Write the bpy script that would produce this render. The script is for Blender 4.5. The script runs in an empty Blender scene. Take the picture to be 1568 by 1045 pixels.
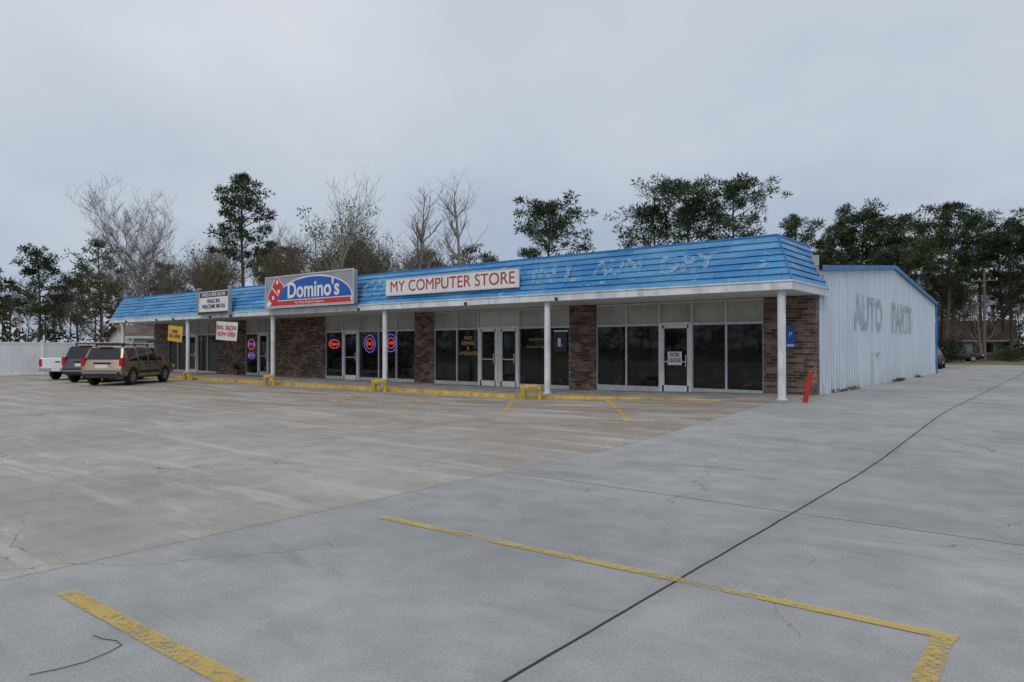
import bpy, math, random, bmesh
from mathutils import Vector, Matrix
R=math.radians
sc=bpy.context.scene
# ------------------------------------------------------------------ node DSL
class G:
    def __init__(s,nt): s.nt=nt
    def n(s,t,**p):
        nd=s.nt.nodes.new(t)
        for k,v in p.items(): setattr(nd,k,v)
        return nd
    def put(s,sock,v):
        if v is None: return
        if isinstance(v,bpy.types.NodeSocket): s.nt.links.new(v,sock)
        else:
            if isinstance(v,(tuple,list)) and sock.type=='RGBA' and len(v)==3: v=(*v,1)
            sock.default_value=v
    def m(s,op,a,b=None,c=None,clamp=False):
        nd=s.n('ShaderNodeMath',operation=op); nd.use_clamp=clamp
        s.put(nd.inputs[0],a); s.put(nd.inputs[1],b); s.put(nd.inputs[2],c)
        return nd.outputs[0]
    def mix(s,f,a,b,mode='MIX'):
        nd=s.n('ShaderNodeMix',data_type='RGBA',blend_type=mode)
        s.put(nd.inputs[0],f); s.put(nd.inputs[6],a); s.put(nd.inputs[7],b)
        return nd.outputs[2]
    def coord(s,k='Object'): return s.n('ShaderNodeTexCoord').outputs[k]
    def sep(s,v):
        nd=s.n('ShaderNodeSeparateXYZ'); s.put(nd.inputs[0],v); return nd.outputs
    def comb(s,x,y,z):
        nd=s.n('ShaderNodeCombineXYZ'); s.put(nd.inputs[0],x); s.put(nd.inputs[1],y); s.put(nd.inputs[2],z); return nd.outputs[0]
    def scl(s,v,sx,sy,sz):
        nd=s.n('ShaderNodeMapping'); s.put(nd.inputs[0],v); nd.inputs[3].default_value=(sx,sy,sz); return nd.outputs[0]
    def noise(s,v,scale,detail=4,rough=.55,dist=0,col=False):
        nd=s.n('ShaderNodeTexNoise'); s.put(nd.inputs['Vector'],v); nd.inputs['Scale'].default_value=scale
        nd.inputs['Detail'].default_value=detail; nd.inputs['Roughness'].default_value=rough; nd.inputs['Distortion'].default_value=dist
        return nd.outputs[1 if col else 0]
    def ss(s,v,a,b,lo=0.,hi=1.):
        nd=s.n('ShaderNodeMapRange',interpolation_type='SMOOTHSTEP')
        s.put(nd.inputs[0],v)
        for i,x in zip((1,2,3,4),(a,b,lo,hi)): s.put(nd.inputs[i],x)
        return nd.outputs[0]
    def bump(s,h,st=.3,dist=.02):
        nd=s.n('ShaderNodeBump'); nd.inputs['Strength'].default_value=st; nd.inputs['Distance'].default_value=dist
        s.put(nd.inputs['Height'],h); return nd.outputs[0]
def newmat(name):
    mt=bpy.data.materials.new(name); mt.use_nodes=True
    nt=mt.node_tree; b=nt.nodes['Principled BSDF']; return mt,G(nt),b
def setp(g,b,**k):
    for kk,v in k.items(): g.put(b.inputs[kk.replace('_',' ')],v)
def simple(name,col,rough=.6,var=.25,scale=3,metal=0,spec=.4,dirt=0,bumpv=0,coat=0):
    mt,g,b=newmat(name); c=g.coord()
    n=g.noise(c,scale,3)
    f=g.ss(n,.3,.7,1-var,1+var*.6)
    cc=g.mix(1,col,g.comb(f,f,f),'MULTIPLY')
    if dirt:
        z=g.noise(g.scl(c,3,3,.6),1.7,4,.65)
        cc=g.mix(g.m('MULTIPLY',g.ss(z,.48,.72),dirt),cc,(.12,.10,.08))
    setp(g,b,Base_Color=cc,Roughness=rough,Metallic=metal)
    b.inputs['Specular IOR Level'].default_value=spec
    if coat: b.inputs['Coat Weight'].default_value=coat; b.inputs['Coat Roughness'].default_value=.05
    if bumpv: g.put(b.inputs['Normal'],g.bump(g.noise(c,scale*8,3),bumpv))
    return mt
def emis(name,col,st):
    mt,g,b=newmat(name); setp(g,b,Base_Color=col,Emission_Color=col,Emission_Strength=st); return mt
# ------------------------------------------------------------------ mesh helpers
class MB:
    def __init__(s): s.v=[];s.f=[];s.mi=[];s.mats=[]
    def mat(s,m):
        if m not in s.mats: s.mats.append(m)
        return s.mats.index(m)
    def poly(s,pts,m):
        b=len(s.v); s.v+= [tuple(p) for p in pts]; s.f.append(tuple(range(b,b+len(pts)))); s.mi.append(s.mat(m))
    def box(s,x0,x1,y0,y1,z0,z1,m):
        b=len(s.v); s.v+=[(x0,y0,z0),(x1,y0,z0),(x1,y1,z0),(x0,y1,z0),(x0,y0,z1),(x1,y0,z1),(x1,y1,z1),(x0,y1,z1)]
        k=s.mat(m)
        for f in ((0,3,2,1),(4,5,6,7),(0,1,5,4),(1,2,6,5),(2,3,7,6),(3,0,4,7)):
            s.f.append(tuple(b+i for i in f)); s.mi.append(k)
    def tube(s,p0,p1,r0,r1,n,m,cap=False):
        p0=Vector(p0);p1=Vector(p1);d=p1-p0
        if d.length<1e-6: return
        d.normalize(); a=Vector((0,0,1)) if abs(d.z)<.9 else Vector((1,0,0))
        u=d.cross(a).normalized(); w=d.cross(u); b=len(s.v); k=s.mat(m)
        for p,r in((p0,r0),(p1,r1)):
            for i in range(n):
                t=2*math.pi*i/n; q=p+u*(r*math.cos(t))+w*(r*math.sin(t)); s.v.append(tuple(q))
        for i in range(n):
            j=(i+1)%n; s.f.append((b+i,b+j,b+n+j,b+n+i)); s.mi.append(k)
        if cap:
            s.f.append(tuple(b+n+i for i in range(n))); s.mi.append(k)
            s.f.append(tuple(b+n-1-i for i in range(n))); s.mi.append(k)
    def lathe(s,prof,n,m,origin=(0,0,0),axis='Z'):
        b=len(s.v);k=s.mat(m);o=Vector(origin)
        for (r,h) in prof:
            for i in range(n):
                t=2*math.pi*i/n
                q=Vector((r*math.cos(t),r*math.sin(t),h)) if axis=='Z' else Vector((r*math.cos(t),h,r*math.sin(t)))
                s.v.append(tuple(o+q))
        for a in range(len(prof)-1):
            for i in range(n):
                j=(i+1)%n; s.f.append((b+a*n+i,b+a*n+j,b+(a+1)*n+j,b+(a+1)*n+i)); s.mi.append(k)
    def mesh(s,name,smooth=False):
        me=bpy.data.meshes.new(name); me.from_pydata(s.v,[],s.f)
        for m in s.mats: me.materials.append(m)
        me.polygons.foreach_set('material_index',s.mi)
        if smooth: me.polygons.foreach_set('use_smooth',[True]*len(s.f))
        me.update(); return me
    def obj(s,name,parent=None,smooth=False,loc=None):
        o=bpy.data.objects.new(name,s.mesh(name,smooth)); sc.collection.objects.link(o)
        if loc is not None: o.location=loc
        if parent: par(o,parent)
        return o
def par(o,p):
    o.parent=p; o.matrix_parent_inverse=Matrix.LocRotScale(p.location,p.rotation_euler,None).inverted()
def group(name,loc=(0,0,0)):
    e=bpy.data.objects.new(name,None); e.location=loc; e.empty_display_size=.3; sc.collection.objects.link(e); return e
def text(name,body,size,mt,parent,loc,rot=(R(90),0,0),sx=1,bold=.0,shear=0,align='CENTER'):
    cu=bpy.data.curves.new(name,'FONT'); cu.body=body; cu.size=size; cu.align_x=align; cu.align_y='CENTER'; cu.offset=bold; cu.shear=shear; cu.extrude=.002
    t=bpy.data.objects.new(name+'_c',cu); sc.collection.objects.link(t)
    dg=bpy.context.evaluated_depsgraph_get(); me=bpy.data.meshes.new_from_object(t.evaluated_get(dg))
    bpy.data.objects.remove(t); me.materials.clear(); me.materials.append(mt)
    o=bpy.data.objects.new(name,me); sc.collection.objects.link(o)
    o.location=loc; o.rotation_euler=rot; o.scale=(sx,1,1)
    if parent: par(o,parent)
    return o
def S(x): x=max(0,min(1,x)); return x*x*(3-2*x)
def gz(x,y): return .26*S((x+15)/9)*S((y-9)/9)
def zs(x): return .12+.15*S((x+15)/9.3)
# ------------------------------------------------------------------ materials
def mat_concrete():
    mt,g,b=newmat('concrete_paving'); c=g.coord(); x,y,z=g.sep(c)
    wob=g.m('MULTIPLY',g.m('SUBTRACT',g.noise(c,1.3,2),.5),.03)
    def line(co,pos,w):
        d=g.m('ABSOLUTE',g.m('SUBTRACT',g.m('ADD',co,wob),pos))
        return g.ss(d,w*.45,w,1.,0.)
    n1=g.noise(c,.3,4,.6); n2=g.noise(c,2.2,4,.65); n3=g.noise(c,55,2,.6); n4=g.noise(g.scl(c,.25,1.2,1),.9,4,.6,.6)
    old=g.ss(g.m('ADD',x,g.m('MULTIPLY',wob,.5)),-5.78,-5.74,1.,0.)
    new=g.mix(g.ss(n1,.33,.67),(.285,.287,.285),(.365,.362,.352))
    oldc=g.mix(g.ss(n1,.35,.68),(.325,.295,.262),(.40,.372,.338))
    col=g.mix(old,new,oldc)
    st=g.m('MULTIPLY',g.ss(y,6.,15.),old)
    col=g.mix(g.m('MULTIPLY',st,g.ss(n4,.4,.62,.25,.9)),col,(.25,.195,.15))
    f=g.ss(n2,.3,.72,.88,1.08); col=g.mix(1,col,g.comb(f,f,f),'MULTIPLY')
    f=g.ss(n3,.25,.75,.86,1.12); col=g.mix(1,col,g.comb(f,f,f),'MULTIPLY')
    sc1=g.ss(g.noise(g.scl(c,.3,2.4,1),.8,5,.72,.4),.52,.63)
    col=g.mix(g.m('MULTIPLY',sc1,g.m('ADD',g.m('MULTIPLY',old,.34),.12)),col,(.50,.475,.44))
    col=g.mix(g.m('MULTIPLY',g.ss(g.noise(g.scl(c,.45,1.5,1),.75,4,.65,.5),.55,.72),.42),col,(.185,.175,.165))
    vo=g.n('ShaderNodeTexVoronoi'); g.put(vo.inputs['Vector'],c); vo.inputs['Scale'].default_value=.9
    col=g.mix(g.m('MULTIPLY',g.ss(vo.outputs['Distance'],.012,.03,1.,0.),.6),col,(.07,.065,.06))
    cell=g.n('ShaderNodeTexWhiteNoise',noise_dimensions='2D'); g.put(cell.inputs['Vector'],g.comb(g.m('FLOOR',g.m('DIVIDE',g.m('ADD',x,2.15),3.6)),g.m('FLOOR',g.m('DIVIDE',g.m('ADD',y,-.43),6.6)),0.))
    f=g.m('ADD',g.m('MULTIPLY',cell.outputs[0],.10),.95); col=g.mix(1,col,g.comb(f,f,f),'MULTIPLY')
    dark=line(x,-2.15,.016)
    dark=g.m('MAXIMUM',dark,g.m('MULTIPLY',line(x,1.45,.016),.8))
    dark=g.m('MAXIMUM',dark,g.m('MULTIPLY',g.m('MULTIPLY',line(y,7.03,.014),g.ss(x,-5.8,-5.7)),.8))
    dark=g.m('MAXIMUM',dark,g.m('MULTIPLY',line(x,-5.76,.014),.45))
    mod=g.m('FLOORED_MODULO',g.m('ADD',y,-.43),6.6)
    dark=g.m('MAXIMUM',dark,g.m('MULTIPLY',line(mod,.0,.015),.45))
    modx=g.m('FLOORED_MODULO',g.m('ADD',g.m('ADD',x,wob),5.76),4.6)
    dark=g.m('MAXIMUM',dark,g.m('MULTIPLY',g.m('MULTIPLY',line(modx,.06,.02),old),.5))
    nn=g.noise(c,.9,4,.65,col=True); o=g.n('ShaderNodeVectorMath',operation='ADD'); g.put(o.inputs[0],c); g.put(o.inputs[1],nn)
    v=g.n('ShaderNodeTexVoronoi',feature='DISTANCE_TO_EDGE'); g.put(v.inputs['Vector'],o.outputs[0]); v.inputs['Scale'].default_value=.24
    ck=g.m('MULTIPLY',g.ss(v.outputs['Distance'],.0006,.0024,1.,0.),g.ss(n1,.44,.54))
    dark=g.m('MAXIMUM',dark,g.m('MULTIPLY',ck,.55))
    halo=g.m('MULTIPLY',g.ss(g.m('ABSOLUTE',g.m('ADD',x,2.15)),.0,.2,1.,0.),.14)
    col=g.mix(halo,col,(.15,.14,.13))
    col=g.mix(dark,col,(.04,.037,.035))
    g.put(b.inputs['Base Color'],col); b.inputs['Roughness'].default_value=.85; b.inputs['Specular IOR Level'].default_value=.25
    g.put(b.inputs['Normal'],g.bump(n3,.12,.01)); return mt
def mat_yellow_line():
    mt,g,b=newmat('worn_yellow_paint'); c=g.coord()
    n=g.noise(c,28,5,.8); n2=g.noise(c,1.6,4,.6)
    w=g.ss(g.m('ADD',g.m('MULTIPLY',n,.8),g.m('MULTIPLY',n2,.75)),.72,.92,.12,.92)
    col=g.mix(g.noise(c,3,3),(.50,.345,.085),(.60,.45,.15))
    setp(g,b,Base_Color=col,Roughness=.8)
    tr=g.n('ShaderNodeBsdfTransparent'); ms=g.n('ShaderNodeMixShader')
    g.put(ms.inputs[0],w); g.put(ms.inputs[1],b.outputs[0]); g.put(ms.inputs[2],tr.outputs[0])
    out=g.nt.nodes['Material Output']; g.put(out.inputs[0],ms.outputs[0]); return mt
def mat_ghost(name,col,lo,hi,scale,op=.8,base=1.):
    mt,g,b=newmat(name); c=g.coord('Object'); n=g.noise(c,scale,5,.7)
    w=g.m('SUBTRACT',1.,g.m('MULTIPLY',g.m('SUBTRACT',1.,g.m('MULTIPLY',g.ss(n,lo,hi),op)),base))
    setp(g,b,Base_Color=col,Roughness=.7)
    tr=g.n('ShaderNodeBsdfTransparent'); ms=g.n('ShaderNodeMixShader')
    g.put(ms.inputs[0],w); g.put(ms.inputs[1],b.outputs[0]); g.put(ms.inputs[2],tr.outputs[0])
    g.put(g.nt.nodes['Material Output'].inputs[0],ms.outputs[0]); return mt
def mat_brick():
    mt,g,b=newmat('brown_brick'); c=g.coord(); x,y,z=g.sep(c)
    v=g.comb(g.m('SUBTRACT',x,y),z,0.)
    br=g.n('ShaderNodeTexBrick'); g.put(br.inputs['Vector'],v)
    br.inputs['Color1'].default_value=(.05,.032,.026,1); br.inputs['Color2'].default_value=(.29,.18,.13,1); br.inputs['Mortar'].default_value=(.20,.175,.15,1)
    br.inputs['Scale'].default_value=1; br.inputs['Brick Width'].default_value=.30; br.inputs['Row Height'].default_value=.085; br.inputs['Mortar Size'].default_value=.008; br.inputs['Bias'].default_value=-.2
    n=g.noise(c,2.5,4,.6); f=g.ss(n,.3,.7,.65,1.3)
    col=g.mix(1,br.outputs[0],g.comb(f,f,f),'MULTIPLY')
    setp(g,b,Base_Color=col,Roughness=.9)
    g.put(b.inputs['Normal'],g.bump(g.m('MULTIPLY',br.outputs[1],-1.),.6,.012)); return mt
def mat_blue():
    mt,g,b=newmat('faded_blue_paint'); c=g.coord(); x,y,z=g.sep(c); u=g.m('SUBTRACT',x,y)
    br=g.n('ShaderNodeTexBrick'); g.put(br.inputs['Vector'],g.comb(u,g.m('SUBTRACT',z,3.24),0.))
    br.inputs['Color1'].default_value=(.020,.17,.42,1); br.inputs['Color2'].default_value=(.06,.27,.53,1); br.inputs['Mortar'].default_value=(.015,.09,.23,1)
    br.inputs['Scale'].default_value=1; br.inputs['Brick Width'].default_value=1.22; br.inputs['Row Height'].default_value=.18; br.inputs['Mortar Size'].default_value=.010; br.inputs['Bias'].default_value=-.1
    col=br.outputs[0]
    sv=g.comb(g.m('MULTIPLY',u,.35),g.m('MULTIPLY',z,2.2),0.)
    fade=g.ss(g.noise(sv,1.2,5,.65),.40,.68,0.,.55)
    col=g.mix(fade,col,(.17,.38,.55))
    peel=g.ss(g.noise(g.comb(u,g.m('MULTIPLY',z,2.6),0.),1.5,7,.75),.58,.64)
    reg=g.ss(g.noise(g.comb(g.m('MULTIPLY',u,.25),0.,3.),1.,2),.38,.58,.3,1.)
    col=g.mix(g.m('MULTIPLY',g.m('MULTIPLY',peel,reg),.6),col,(.40,.53,.61))
    rust=g.ss(g.noise(g.comb(u,g.m('MULTIPLY',z,1.6),7.),2.6,6,.8),.62,.70)
    col=g.mix(g.m('MULTIPLY',rust,.6),col,(.15,.15,.16))
    strk=g.ss(g.noise(g.comb(g.m('MULTIPLY',u,5.),g.m('MULTIPLY',z,.5),2.),1.,3,.6),.55,.75)
    col=g.mix(g.m('MULTIPLY',strk,.3),col,(.05,.12,.22))
    setp(g,b,Base_Color=col,Roughness=.55)
    g.put(b.inputs['Normal'],g.bump(g.noise(g.comb(u,g.m('MULTIPLY',z,3.),0.),2.5,3),.4,.06)); return mt
def mat_metalwall():
    mt,g,b=newmat('white_metal_siding'); c=g.coord()
    n=g.noise(g.scl(c,1,2,.25),1.5,4,.65); col=g.mix(g.ss(n,.35,.7),(.60,.67,.745),(.50,.57,.645))
    x,y,z=g.sep(c)
    low=g.m('MULTIPLY',g.ss(z,.25,1.1,1.,0.),g.ss(g.noise(g.scl(c,1,3,.5),2,4,.7),.4,.65))
    col=g.mix(g.m('MULTIPLY',low,.5),col,(.34,.30,.25))
    setp(g,b,Base_Color=col,Roughness=.45); g.put(b.inputs['Normal'],g.bump(g.noise(g.scl(c,1,1,.3),1.2,2),.25,.05)); return mt
def mat_glass():
    mt,g,b=newmat('dark_window_glass'); c=g.coord(); x,y,z=g.sep(c)
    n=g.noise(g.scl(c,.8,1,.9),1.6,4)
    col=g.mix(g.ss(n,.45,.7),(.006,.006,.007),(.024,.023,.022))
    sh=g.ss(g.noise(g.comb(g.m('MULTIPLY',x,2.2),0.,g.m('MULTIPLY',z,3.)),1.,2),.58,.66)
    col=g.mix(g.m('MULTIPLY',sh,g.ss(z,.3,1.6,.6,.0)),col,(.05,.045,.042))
    setp(g,b,Base_Color=col,Roughness=.03); b.inputs['Specular IOR Level'].default_value=.42
    g.put(b.inputs['Normal'],g.bump(g.noise(c,.9,2),.12,.02)); return mt
def mat_leaf(name,c1,c2):
    mt,g,b=newmat(name); oi=g.n('ShaderNodeObjectInfo')
    setp(g,b,Base_Color=g.mix(oi.outputs['Random'],c1,c2),Roughness=.8); b.inputs['Specular IOR Level'].default_value=.15
    return mt
def mat_grass():
    mt,g,b=newmat('winter_grass'); c=g.coord()
    col=g.mix(g.ss(g.noise(c,.25,5,.65),.35,.65),(.10,.115,.045),(.19,.165,.09))
    f=g.ss(g.noise(c,14,2,.7),.3,.7,.6,1.3); col=g.mix(1,col,g.comb(f,f,f),'MULTIPLY')
    setp(g,b,Base_Color=col,Roughness=.95); return mt
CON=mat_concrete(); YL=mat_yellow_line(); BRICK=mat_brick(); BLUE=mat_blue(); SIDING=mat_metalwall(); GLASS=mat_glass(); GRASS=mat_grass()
WHITE=simple('white_paint',(.66,.69,.71),.5,.15,2,dirt=.3)
FRAME=simple('aluminium_frame',(.52,.53,.54),.4,.12,4,metal=.2)
DOORW=simple('white_door_frame',(.70,.71,.71),.4,.08,4)
PANEL=simple('beige_panel',(.40,.39,.355),.6,.2,1.2,dirt=.15)
WALKC=simple('walkway_concrete',(.30,.28,.255),.85,.3,1.6,dirt=.45,bumpv=.15)
YELLOW=simple('yellow_paint',(.58,.39,.08),.6,.3,2.5,dirt=.6)
RED=simple('red_paint',(.45,.03,.025),.5,.2,6)
DARK=simple('black_plastic',(.02,.02,.021),.55,.2,5)
TRIMB=simple('blue_trim',(.035,.19,.45),.5,.2,2)
ROOFM=simple('metal_roof',(.45,.47,.48),.5,.2,1,dirt=.3)
BARKP=mat_leaf('pine_bark',(.10,.08,.065),(.13,.10,.08))
BARKG=mat_leaf('pale_bark',(.25,.22,.195),(.21,.185,.165))
BARKB=mat_leaf('brown_twigs',(.15,.12,.09),(.19,.155,.12))
PINEA=mat_leaf('pine_needles_dark',(.024,.036,.019),(.034,.048,.025))
PINEB=mat_leaf('pine_needles_light',(.055,.078,.038),(.075,.10,.05))
OLIVE=mat_leaf('olive_leaves',(.08,.08,.042),(.12,.112,.065))
BROWNL=mat_leaf('brown_leaves',(.10,.075,.048),(.15,.12,.08))
# ------------------------------------------------------------------ ground
def frange(a,b,n): return [a+(b-a)*i/n for i in range(n+1)]
xs=[-50,-46.2,-40,-30,-22]+frange(-16,-4,30)+[-1,4,12,25,40]
ys=[-30,-12,0,4,8]+frange(9,18.6,26)+[20,22,30,45,64]
def sheet(name,xa,ya,dz,mt):
    m=MB(); k=m.mat(mt); 
    for y in ya:
        for x in xa: m.v.append((x,y,gz(x,y)+dz))
    n=len(xa)
    for j in range(len(ya)-1):
        for i in range(n-1):
            a=j*n+i; m.f.append((a,a+1,a+n+1,a+n)); m.mi.append(k)
    return m.obj(name,smooth=True)
sheet('ground',[-900,-300,-120]+xs+[120,300,900],[-900,-300,-90]+ys+[90,200,400,1100],-.035,GRASS)
sheet('parking_lot_pavement',xs,ys,0,CON)
m=MB(); rgm=random.Random(5)
def mark(x0,y0,x1,y1,w,dz=.006,n=30):
    a=Vector((x0,y0));b=Vector((x1,y1));d=(b-a).normalized();p=Vector((-d.y,d.x))*w/2; js=[rgm.uniform(-.005,.005) for _ in range(n+1)]; ws=[rgm.uniform(.94,1.06) for _ in range(n+1)]
    for i in range(n):
        q0=a.lerp(b,i/n)+p*js[i]*8;q1=a.lerp(b,(i+1)/n)+p*js[i+1]*8
        m.poly([(q.x,q.y,gz(q.x,q.y)+dz) for q in (q0-p*ws[i],q1-p*ws[i+1],q1+p*ws[i+1],q0+p*ws[i])],YL)
mark(-5.1,4.42,-.52,4.55,.095); mark(-.58,4.50,-.62,-4,.115); mark(-5.15,1.78,-.7,1.84,.115); mark(-5.1,-.9,-.7,-.85,.12)
for i in range(9):
    xx=-10.2-3.25*i; mark(xx,16.9,xx+3.05,12.7,.13,.007)
mark(-12.6,3.5,-17,3.4,.06); mark(-12.3,.7,-17,.6,.06)
m.obj('parking_stall_lines')
# ------------------------------------------------------------------ building
XL,XR=-45.3,-5.66; YW=20.6; ZF0,ZF1,ZT=3.04,3.24,4.5
B=group('strip_mall_building',(-25,20,0))
m=MB(); X=[XL]+frange(-44,-17,27)+frange(-16,-5.5,28); 
for a,b in zip(X[:-1],X[1:]):
    m.poly([(a,17.36,zs(a)),(b,17.36,zs(b)),(b,21,zs(b)),(a,21,zs(a))],WALKC)
    if a< -7.2:
        c0,c1=zs(a)+.004,zs(b)+.004; mt=YELLOW
        m.poly([(a,17.2,c0),(b,17.2,c1),(b,17.36,c1),(a,17.36,c0)],mt)
        m.poly([(a,17.18,-.1),(b,17.18,-.1),(b,17.2,c1),(a,17.2,c0)],mt)
    else:
        m.poly([(a,17.2,zs(a)),(b,17.2,zs(b)),(b,17.36,zs(b)),(a,17.36,zs(a))],WALKC)
        m.poly([(a,17.2,-.1),(b,17.2,-.1),(b,17.2,zs(b)),(a,17.2,zs(a))],WALKC)
m.poly([(-5.5,17.2,-.1),(-5.5,21,-.1),(-5.5,21,zs(-5.5)),(-5.5,17.2,zs(-5.5))],WALKC)
m.obj('walkway_and_kerb',B)
m=MB(); Y0,Y1,YM=20.86,41.6,31.2; E,RG=3.85,4.78
m.poly([(XR,Y0,-.1),(XR,Y1,-.1),(XR,Y1,E),(XR,YM,RG),(XR,Y0,E)],SIDING)
m.poly([(XL,Y0,-.1),(XL,Y0,E),(XL,YM,RG),(XL,Y1,E),(XL,Y1,-.1)],SIDING)
m.poly([(XL,Y1,-.1),(XL,Y1,E),(XR,Y1,E),(XR,Y1,-.1)],SIDING)
m.poly([(XL-.1,Y0,E+.02),(XR+.1,Y0,E+.02),(XR+.1,YM,RG+.02),(XL-.1,YM,RG+.02)],ROOFM)
m.poly([(XL-.1,YM,RG+.02),(XR+.1,YM,RG+.02),(XR+.1,Y1+.1,E+.01),(XL-.1,Y1+.1,E+.01)],ROOFM)
def rz(y): return E+(RG-E)*(1-abs(y-YM)/(YM-Y0))
y=Y0+.15
while y<Y1:
    z1=rz(y)-.12
    m.poly([(XR+.002,y-.05,-.05),(XR+.028,y-.02,-.05),(XR+.028,y-.02,z1),(XR+.002,y-.05,z1)],SIDING)
    m.poly([(XR+.028,y-.02,-.05),(XR+.028,y+.02,-.05),(XR+.028,y+.02,z1),(XR+.028,y-.02,z1)],SIDING)
    m.poly([(XR+.028,y+.02,-.05),(XR+.002,y+.05,-.05),(XR+.002,y+.05,z1),(XR+.028,y+.02,z1)],SIDING)
    y+=.305
m.obj('metal_hall',B)
m=MB()
for a,b,za,zb in ((Y0,YM,E,RG),(YM,Y1+.1,RG,E)):
    for (x0,x1) in ((XR+.03,XR+.1),):
        m.poly([(x1,a,za-.10),(x1,b,zb-.10),(x1,b,zb+.05),(x1,a,za+.05)],TRIMB)
        m.poly([(x0,a,za-.10),(x0,b,zb-.10),(x1,b,zb-.10),(x1,a,za-.10)],TRIMB)
        m.poly([(XR-.1,a,za+.05),(XR-.1,b,zb+.05),(x1,b,zb+.05),(x1,a,za+.05)][::-1],TRIMB)
m.box(XR+.03,XR+.10,Y1,Y1+.09,.2,E,TRIMB)
m.obj('rake_trim',B)
m=MB(); m.box(XR+.03,XR+.06,27.2,27.25,.3,1.45,FRAME); m.box(XR+.03,XR+.08,27.9,28.3,1.35,1.42,FRAME); m.obj('wall_conduit',B)
m=MB()
for a,b in ((-7.11,XR),(-13.89,-12.79),(-21.71,-20.56),(-32.12,-27.82),(-37.79,-34.76),(XL,-43.5)):
    m.box(a,b,YW-.05,YW+.26,0,ZF0,BRICK)
m.obj('brick_piers',B)
m=MB(); m.box(XL,XR,YW+.27,YW+.3,0,4.2,PANEL); m.obj('front_wall_core',B)
ZTR=2.32
fr=MB(); gl=MB(); pn=MB()
def store(cols,doors=()):
    a,b=cols[0],cols[-1]; zb=zs((a+b)/2); zmin=min(zs(a),zs(b))
    fr.box(a,b,YW-.02,YW+.1,zmin-.02,zb+.13,FRAME)
    fr.box(a,b,YW-.022,YW+.1,ZTR-.035,ZTR+.035,FRAME)
    fr.box(a,b,YW-.02,YW+.1,ZF0-.06,ZF0-.005,FRAME)
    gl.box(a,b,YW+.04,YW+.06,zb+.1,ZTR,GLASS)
    pn.box(a,b,YW+.03,YW+.06,ZTR,ZF0-.02,PANEL)
    for c in cols:
        fr.box(c-.03 if c!=a else c,c+.03 if c!=b else c,YW-.025,YW+.1,zmin,ZF0-.005,FRAME)
    for (p,q) in zip(cols[:-1],cols[1:]):
        fr.box((p+q)/2-.012,(p+q)/2+.012,YW+.015,YW+.03,ZTR+.03,ZF0-.06,FRAME) if q-p>1.3 else None
    for (p,q) in doors:
        z0=zs(p)
        for (u0,u1) in ((p,p+.10),(q-.10,q)): fr.box(u0,u1,YW-.05,YW+.03,z0,ZTR+.04,DOORW)
        fr.box(p,q,YW-.052,YW+.03,ZTR-.02,ZTR+.06,DOORW)
        fr.box(p+.1,q-.1,YW-.035,YW+.03,z0,z0+.20,DOORW)
        fr.box(p+.1,q-.1,YW-.035,YW+.03,ZTR-.12,ZTR-.03,DOORW)
        fr.box(p+.1,p+.16,YW-.035,YW+.03,z0,ZTR-.03,DOORW); fr.box(q-.16,q-.1,YW-.035,YW+.03,z0,ZTR-.03,DOORW)
        fr.box(p+.17,q-.17,YW-.07,YW-.05,1.12,1.16,FRAME)
        fr.box(q-.2,q-.17,YW-.09,YW-.06,1.0,1.35,FRAME)
store([-12.79,-11.65,-10.44,-9.33,-8.24,-7.11],[(-10.44,-9.33)])
store([-20.56,-19.31,-18.16,-17.14,-16.16,-14.76,-13.89],[(-18.16,-17.16),(-17.13,-16.16)])
store([-27.82,-26.54,-25.37,-24.03,-22.88,-21.71],[(-26.54,-25.37)])
store([-34.76,-33.6,-32.6,-32.12],[(-33.6,-32.6)])
store([-43.5,-42.3,-41.08,-39.9,-38.8,-37.79],[(-41.08,-40.0)])
fr.obj('window_frames',B); gl.obj('window_glass',B); pn.obj('transom_panels',B)
m=MB()
PALE=simple('pale_board',(.55,.54,.5),.6,.1,1.5)
m.box(-18.1,-16.2,YW+.01,YW+.028,ZTR+.05,ZF0-.08,PALE)
m.obj('transom_board',B)
m=MB()
for cx in (-5.82,-13.1,-20.8,-28.4,-36.2,-44.0):
    m.lathe([(.10,zs(cx)-.02),(.10,ZF0)],20,WHITE,(cx,18.15,0)); m.lathe([(.14,zs(cx)-.01),(.14,zs(cx)+.03),(.0,zs(cx)+.031)],20,WHITE,(cx,18.15,0))
m.obj('canopy_columns',B,smooth=False)
m=MB(); 
m.box(XL+.02,XR+.1,18.02,YW+.26,ZF0+.01,ZF0+.05,WHITE)
m.box(XL-.04,-5.5,17.93,18.0,ZF0,ZF1,WHITE); m.box(-5.57,-5.5,18.0,21.3,ZF0,ZF1,WHITE); m.box(XL-.04,XL+.03,18.0,21.3,ZF0,ZF1,WHITE)
m.box(XL-.07,-5.47,17.90,18.02,ZF1,ZF1+.035,WHITE); m.box(-5.6,-5.47,18.02,21.3,ZF1,ZF1+.035,WHITE)
x=-43
while x<-6:
    m.box(x,x+.05,17.84,17.93,ZF0+.0,ZF0+.1,DARK) if random.Random(int(x*7)).random()<.45 else None
    x+=1.9
m.obj('fascia_and_soffit',B)
m=MB(); NC=7
def edge(s,o): return (XL+.55*s-o, -5.53-.5*s+o, 18.0+.5*s-o, ZF1+.036+(ZT-ZF1-.036)*s)
YB=21.3
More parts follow.
